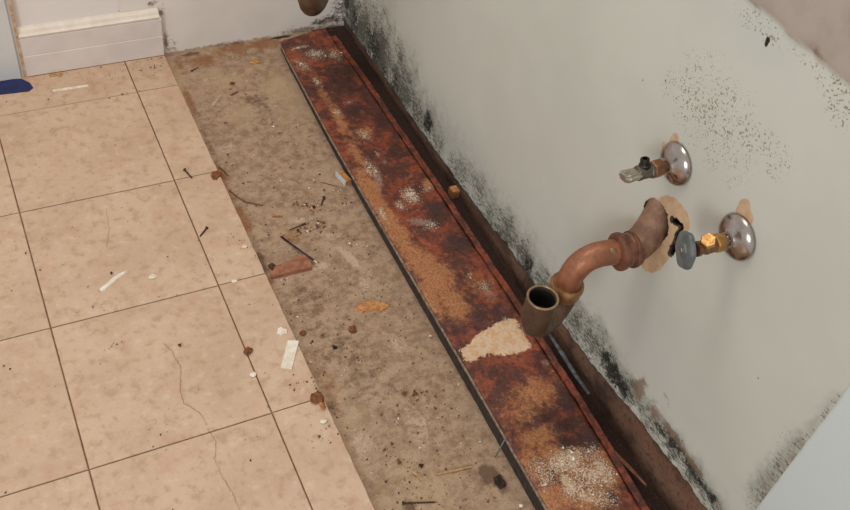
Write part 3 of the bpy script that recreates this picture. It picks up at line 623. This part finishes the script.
kd = Vector((-1, .05, -.10)).normalized()
kb = P1 + AX * .064
M_knob = copper('bright_knob', (196, 190, 178), (160, 152, 140), (110, 102, 92), .28, .85)
h = lathe('lever_knob', [(.006, 0), (.0095, .002), (.0108, .006), (.0112, .014), (.0120, .021), (.0112, .0255), (.008, .027), (.002, .0272)], kb, kd, M_knob, v, 48,
          lambda w: (1 + .07 * (1 if int(w / (2 * math.pi) * 24) % 2 else -1)) * (1.12 - .55 * abs(math.cos(w - .35)) ** 1.4), False)
# lower valve: brass, bluish grey disc handle
P2 = Vector((WX - .0018, -.9000, .5410))
v = thing('shutoff_valve', 'lower right brass shutoff valve with bluish grey disc handle', 'valve', tuple(P2), 'shutoff valves')
escutcheon(P2, .0335, v)
lathe('supply_stub', [(.0085, .015), (.0085, .03)], P2, AX, M_chrome, v, 20)
hexnut('compression_nut', P2 + AX * .0265, AX, .0128, .014, M_brass2, v, .4)
lathe('valve_body', [(.0085, 0), (.011, .001), (.0112, .016), (.0095, .018), (.0088, .024), (.0105, .025), (.0105, .031), (.007, .032)], P2 + AX * .040, AX, M_copnut, v, 12, None, False)
oz = Vector((-.45, -.15, .88)).normalized()
lathe('outlet_port', [(.006, .003), (.0075, .009), (.0075, .013)], P2 + AX * .050, oz, M_brass2, v, 18)
hexnut('outlet_nut', P2 + AX * .050 + oz * .0115, oz, .0100, .0085, M_brass2, v)
hd = Vector((-.95, .27, -.05)).normalized(); hc = P2 + AX * .071
lathe('stem', [(.0045, 0), (.0045, .016)], P2 + AX * .069, AX, M_copnut, v, 14)
scal = lambda w: 1 + .035 * math.cos(6 * w) - .10 * abs(math.sin(w))
lathe('disc_handle', [(.006, .008), (.012, .0075), (.023, .0085), (.0268, .0105), (.0278, .0135), (.0268, .0168), (.022, .0178), (.011, .0166), (.009, .0185), (.0001, .0188)], hc, hd, M_handle, v, 60, scal)
lathe('handle_screw', [(.0015, 0), (.0036, 0), (.0036, .0010), (.0025, .0020), (.0006, .0022)], hc + hd * .0186, hd, M_chrome, v, 16)

# ------------------------------------------------------------------ debris
GS = 'loose screws and nails'
screw((184.5, 169.5), (192.3, 178.5), 0, 'rusty screw lying on the tile joint near the brown leaf-like chip')
screw((207, 227.5), (199.5, 237), 0, 'rusty screw lying on the cut tile above the white blobs')
screw((324, 197), (321, 206), SF, 'small dark screw on the subfloor left of the rotten board, below the painted wood offcut')
screw((191.5, 71), (199, 67), SF, 'small dark nail on the subfloor close to the end of the baseboard', r=.0012, hr=.0028)
screw((305.5, 223.5), (289, 230), SF, 'thin rusty nail on the subfloor just above the black plastic stick', r=.0012, hr=.0028)
screw((402.5, 503), (438, 502), SF, 'long rusty nail lying level at the bottom edge of the photo', r=.0014, hr=.0034)
GP = 'splinters on the subfloor'
stick('splinter', [(229.5, 190), (236, 196), (246, 202), (263, 205.5)], SF, .0018, M_splint, 'long curved brown splinter beside the cut tile edge', 'splinter', GP)
stick('splinter', [(219, 167), (223, 170), (228, 175.5)], SF, .0018, M_splint, 'short brown splinter touching the cut tile edge by the leaf-like chip', 'splinter', GP)
stick('splinter', [(320.5, 182), (328, 184), (338.5, 187)], SF, .0011, M_splint, 'hair-thin splinter pointing at the painted wood offcut', 'splinter', GP)
stick('splinter', [(272, 216.5), (283, 216)], SF, .0019, plain('orange_splinter', (160, 96, 48), (126, 70, 34), .8), 'short orange splinter above the black plastic stick', 'splinter', GP)
stick('splinter', [(436, 474.5), (452, 471), (472, 466.5)], SF, .0024, M_straw, 'pale straw-coloured splinter beside the dark stain at the bottom', 'splinter', GP)
stick('splinter', [(230.5, 95), (238, 91.5)], SF, .0022, M_splint, 'stubby dark brown peg on the far part of the subfloor', 'splinter', GP)
g0 = at(495.5, 457, 2, SF + .0012); g1 = at(504.5, 440, 0, xl(-.80) - .006)
tag(tube('green_wire', [g0, g0 * .6 + g1 * .4, g1], [.0010, .0012, .0012], M_green, None, 6), 'short grey-green wire leaning against the side of the rotten board', 'wire')
# black stick with white tip
r = thing('plastic_stick', 'thin black plastic stick with a pale tip', 'stick', tuple(at(298, 248, 2, SF)))
tube('shaft', [at(281, 236.5, 2, SF + .002), at(314, 260.5, 2, SF + .0125)], .0018, M_blackp, r, 10)
tube('tip', [at(314, 260.5, 2, SF + .0125), at(317, 262.7, 2, SF + .0135)], [.0014, .0008], M_chipw, r, 8)['label'] = 'pale tip'
# reddish wedge of wood
def wedge():
    A = [at(x, y, 2, SF + .0) for x, y in [(272, 279.5), (281, 277.5), (312.5, 270), (311, 259.5), (305, 257), (279, 268), (270.5, 270.5)]]
    hts = [.006, .008, .010, .009, .009, .008, .005]
    r = thing('wood_offcut', 'reddish brown wedge-shaped wood offcut against the cut tile edge', 'wood offcut', tuple(at(292, 268, 2, SF)))
    n = len(A); vs = [tuple(a) for a in A] + [(a[0] - .001, a[1] + .002, a[2] + h) for a, h in zip(A, hts)]
    fs = [tuple(range(n))[::-1]] + [(n + 0, n + 1, n + 5, n + 6), (n + 1, n + 2, n + 3, n + 5), (n + 3, n + 4, n + 5)] + [(i, (i + 1) % n, n + (i + 1) % n, n + i) for i in range(n)]
    o = mesh('offcut_body', vs, fs, M_block, r); bm = bmesh.new(); bm.from_mesh(o.data); bmesh.ops.recalc_face_normals(bm, faces=bm.faces); bmesh.ops.bevel(bm, geom=list(bm.edges), offset=.0006, segments=1, affect='EDGES'); bm.to_mesh(o.data); bm.free()
    q = chip('split_end', [(268, 266), (272, 264.5), (279, 269), (277, 275), (271, 272)], SF + .0005, .006, M_rust, parent=r); q['label'] = 'dark split end'
wedge()
# cube-like offcut with painted face
r = thing('painted_offcut', 'small orange wood offcut with a pale painted face, beside the rotten board', 'wood offcut', tuple(at(344, 182, 2, SF)))
pA = [at(x, y, 2, SF) for x, y in [(335.8, 175.5), (345.6, 185.8), (351.2, 183.6), (342.5, 174.5)]]
vs = [tuple(a) for a in pA] + [(a[0], a[1], a[2] + .012) for a in pA]
o = mesh('offcut_body', vs, [(3, 2, 1, 0), (4, 5, 6, 7), (0, 1, 5, 4), (1, 2, 6, 5), (2, 3, 7, 6), (3, 0, 4, 7)], M_tanchip, r)
nrm = (Vector(pA[1]) - Vector(pA[0])).cross(Vector((0, 0, 1))).normalized() * .0016
bb_ = [Vector(vs[i]) for i in (0, 1, 5, 4)]; vv_ = [tuple(b) for b in bb_] + [tuple(b + nrm) for b in bb_]
mesh('painted_face', vv_, [(3, 2, 1, 0), (4, 5, 6, 7), (0, 1, 5, 4), (1, 2, 6, 5), (2, 3, 7, 6), (3, 0, 4, 7)], M_bluep, r)['label'] = 'pale bluish painted face'
chip('fibre_flake', [(355, 309), (359, 303), (368, 301.5), (377, 301), (386, 303), (390, 307), (385, 311), (381, 312.5), (376, 309.5), (369, 312), (362, 313), (356, 311.5)], SF, .0035, M_tanchip, 'ragged orange-tan flake lying mid-subfloor', 'flake', None, .9, .0012)
lump('brown_nugget', 352, 331, SF, (.0075, .0085), M_nug, 'crumbly brown nugget just left of the orange-tan flake', 'nugget', None, .8, .5)
lump('foam_crumb', 255, 63.5, SF, (.013, .007), M_foam, 'ochre crumbly lump on the far subfloor near the back wall', 'crumb', None, .7, .5)
lump('dark_crumb', 232, 84, SF, (.007, .006), M_nug, 'dark brown flat crumb just above the stubby peg', 'crumb', None, .4, .5)
GW = 'white scraps on the tiles'
chip('white_chip', [(287.8, 341), (298.9, 341.3), (291.6, 370), (280.5, 368.6)], 0, .0022, M_chipw, 'white rectangular chip standing out on the cut tile', 'chip', GW, 1)
chip('white_chip', [(277.5, 329), (281, 327), (283, 329), (287, 329.5), (287.5, 334), (284, 334), (281, 336.5), (279, 334), (276.5, 335)], 0, .002, M_chipw, 'star-shaped torn white scrap above the rectangular white chip', 'chip', GW)
lump('plaster_blob', 253, 375, 0, (.0062, .0055), M_chipw, 'round white blob beside the tile joint, below the brown clump', 'blob', GW, .4, .3)
lump('plaster_blob', 323.5, 422, 0, (.0062, .0045), M_chipw, 'white oval blob near the cut tile edge at the bottom', 'blob', GW, .5, .2)
lump('plaster_blob', 234.5, 281.3, 0, (.0062, .004), M_chipw, 'white blob sitting in the tile joint left of the reddish offcut', 'blob', GW, .4, .3)
lump('plaster_blob', 244.5, 246.5, 0, (.006, .005), plain('cream_blob', (226, 206, 176), (206, 182, 150), .7), 'faint cream blob on the cut tile above the joint', 'blob', GW, .25, .3)
lump('plaster_blob', 153, 277, 0, (.0085, .006), M_chipw, 'flat white scrap right of the torn white strip', 'blob', GW, .3, .5)
chip('torn_strip', [(99.5, 289), (104, 286), (110, 280), (118, 274), (126, 270), (127.5, 272), (121, 277), (113, 283.5), (105, 290), (101.5, 292)], 0, .0025, M_chipw, 'torn white strip lying diagonally on the middle left tile', 'strip', GW, .75)
chip('paper_sliver', [(52, 90), (70, 87.3), (88, 84.6), (88.5, 86.6), (70, 89.5), (53, 91.8)], 0, .0012, M_chipw, 'thin white sliver on the tile below the baseboard', 'sliver', GW)
lump('brown_clump', 248, 352, 0, (.008, .0075), M_nug, 'small brown dirt clump beside the tile joint', 'clump', None, .7, .5)
lump('brown_clump', 317, 399, 0, (.011, .012), M_nug, 'ragged brown debris clump at the cut tile edge', 'clump', None, .6, .7)
lump('brown_clump', 322, 405, 0, (.005, .010), plain('orange_clump', (186, 126, 82), (150, 96, 60), .9), 'orange-brown crumb next to the ragged clump at the cut edge', 'clump', None, .6, .6)
chip('dry_leaf_chip', [(210.5, 175), (213, 171.5), (218, 170.5), (222, 172), (222, 176), (218.5, 178), (216.5, 180.5), (213, 180.5), (211.5, 178)], .0, .003, M_nug, 'brown leaf-like chip on the edge of the cut tile', 'chip', None, .8, .0008)
lump('yellow_crumb', 53, 75.5, 0, (.008, .005), M_foam, 'yellowish crumb under the baseboard, left of its twin', 'crumb', None, .5, .5)
lump('yellow_crumb', 60, 75, 0, (.005, .007), M_foam, 'yellowish crumb under the baseboard, right of its twin', 'crumb', None, .5, .5)
lump('plaster_blob', 521, 506, SF, (.004, .003), M_chipw, 'white speck at the bottom right of the subfloor by the board', 'blob', None, .6, .3)
lump('black_clump', 499, 482, SF, (.008, .011), plain('burnt_brown', (58, 42, 36), (30, 24, 22), .9, scale=200),  'black burnt-looking clump on the dark stain beside the board', 'clump', None, .3, .9)
lump('brown_clump', 335, 348, SF, (.0045, .0035), M_black, 'tiny dark crumb below the brown nugget', 'clump', None, .6, .5)
lump('brown_clump', 302.5, 334, SF, (.006, .006), M_nug, 'brown crumb touching the cut tile edge right of the white star scrap', 'clump', None, .7, .5)
chip('blue_tape', [(-6, 83), (8, 79.5), (22, 79), (30, 83), (33.5, 88), (29, 91.5), (12, 93.5), (-6, 95.5)], 0, .0012, M_tape, 'dark blue tape scrap on the tile at the foot of the door casing', 'tape', None, .98)

# countless grit, crumbs
def scatter(name, pts, sizes, mats, label, cat, flat=.6, parent=None):
    vs = []; fs = []; mi = []
    T = np.array([(1, 1, 1), (1, -1, -1), (-1, 1, -1), (-1, -1, 1)]) * .6
    for k, (p, s) in enumerate(zip(pts, sizes)):
        q = rng.normal(size=(3, 3)); u, _, w = np.linalg.svd(q); t = (T * (1 + rng.normal(0, .35, (4, 3)))) @ (u @ w) * s; t[:, 2] *= flat
        t[:, 2] -= t[:, 2].min(); b = len(vs); vs += [tuple(p + x) for x in t]; fs += [(b, b + 1, b + 2), (b, b + 2, b + 3), (b, b + 3, b + 1), (b + 1, b + 3, b + 2)]; mi += [k % len(mats)] * 4
    o = mesh(name, vs, fs, mats[0], parent)
    for m_ in mats[1:]: o.data.materials.append(m_)
    o.data.polygons.foreach_set('material_index', mi)
    if parent: o['kind'] = 'stuff'; o['label'] = label; return o
    return tag(o, label, cat, None, 'stuff')
N = 1500; px = rng.uniform(.100, .335, N); py = rng.uniform(-1.15, .40, N)
keepm = rng.random(N) < .45 + .55 * (py < 0)
pts = [np.array([a, b, SF + .0002]) for a, b in zip(px[keepm], py[keepm])]
cl = []
for (a, b, n, s) in [(305, 205, 14, .008), (313, 209, 12, .006), (313, 228, 30, .014), (300, 232, 16, .012), (297, 205, 6, .01), (430, 400, 20, .03), (400, 470, 20, .04)]:
    c = at(a, b, 2, SF)
    for _ in range(n): cl.append(np.array([c[0] + rng.normal(0, s), c[1] + rng.normal(0, s * .7), SF + .0003]))
scatter('floor_grit', pts + cl, np.concatenate([rng.gamma(2.2, .00048, len(pts)) + .0004, rng.gamma(3, .0007, len(cl)) + .0006]), [M_nug, M_rust, M_straw, M_nug, M_rust, M_splint, M_straw, M_chipw, M_nug], 'fine brown and pale grit scattered over the bare subfloor', 'grit')
tp = []
for (a, b, n, s) in [(248, 240, 6, .018), (145, 64, 22, .03), (110, 75, 18, .05), (236, 240, 6, .012), (198, 240, 5, .006), (115, 345, 8, .008), (160, 435, 8, .02), (318, 385, 18, .012), (325, 430, 14, .02), (135, 92, 8, .012), (300, 385, 14, .012), (230, 290, 6, .01), (105, 305, 4, .01), (60, 100, 10, .04), (160, 68, 14, .012)]:
    c = at(a, b, 2, 0)
    for _ in range(n): tp.append(np.array([min(c[0] + rng.normal(0, s), EDGE - .004), min(c[1] + rng.normal(0, s), .415), .0004]))
for _ in range(150): tp.append(np.array([rng.uniform(-.6, EDGE - .004), rng.uniform(-1.1, .41), .0004]))
scatter('tile_specks', tp, rng.gamma(2.0, .00045, len(tp)) + .0004, [M_nug, M_rust], 'tiny brown dirt specks scattered over the beige tiles', 'specks')
# flakes on the board
fl = []; w = (k_wh.ravel() ** 2.2) * (rng.random(k_wh.size) < .34)
idx = np.nonzero(w > rng.random(w.size) * 1.0)[0]
P_ = np.stack([Xk, Yk, Zk], -1).reshape(-1, 3)
for i in idx: fl.append(P_[i] + np.array([rng.normal(0, .0015), rng.normal(0, .0015), .0002]))
scatter('plaster_flakes', fl, rng.gamma(2.5, .00042, len(fl)) + .0004, [M_chipw, M_chipw, M_straw], 'whitish plaster flakes stuck on the rust-red board', 'flakes', .8, root_board)
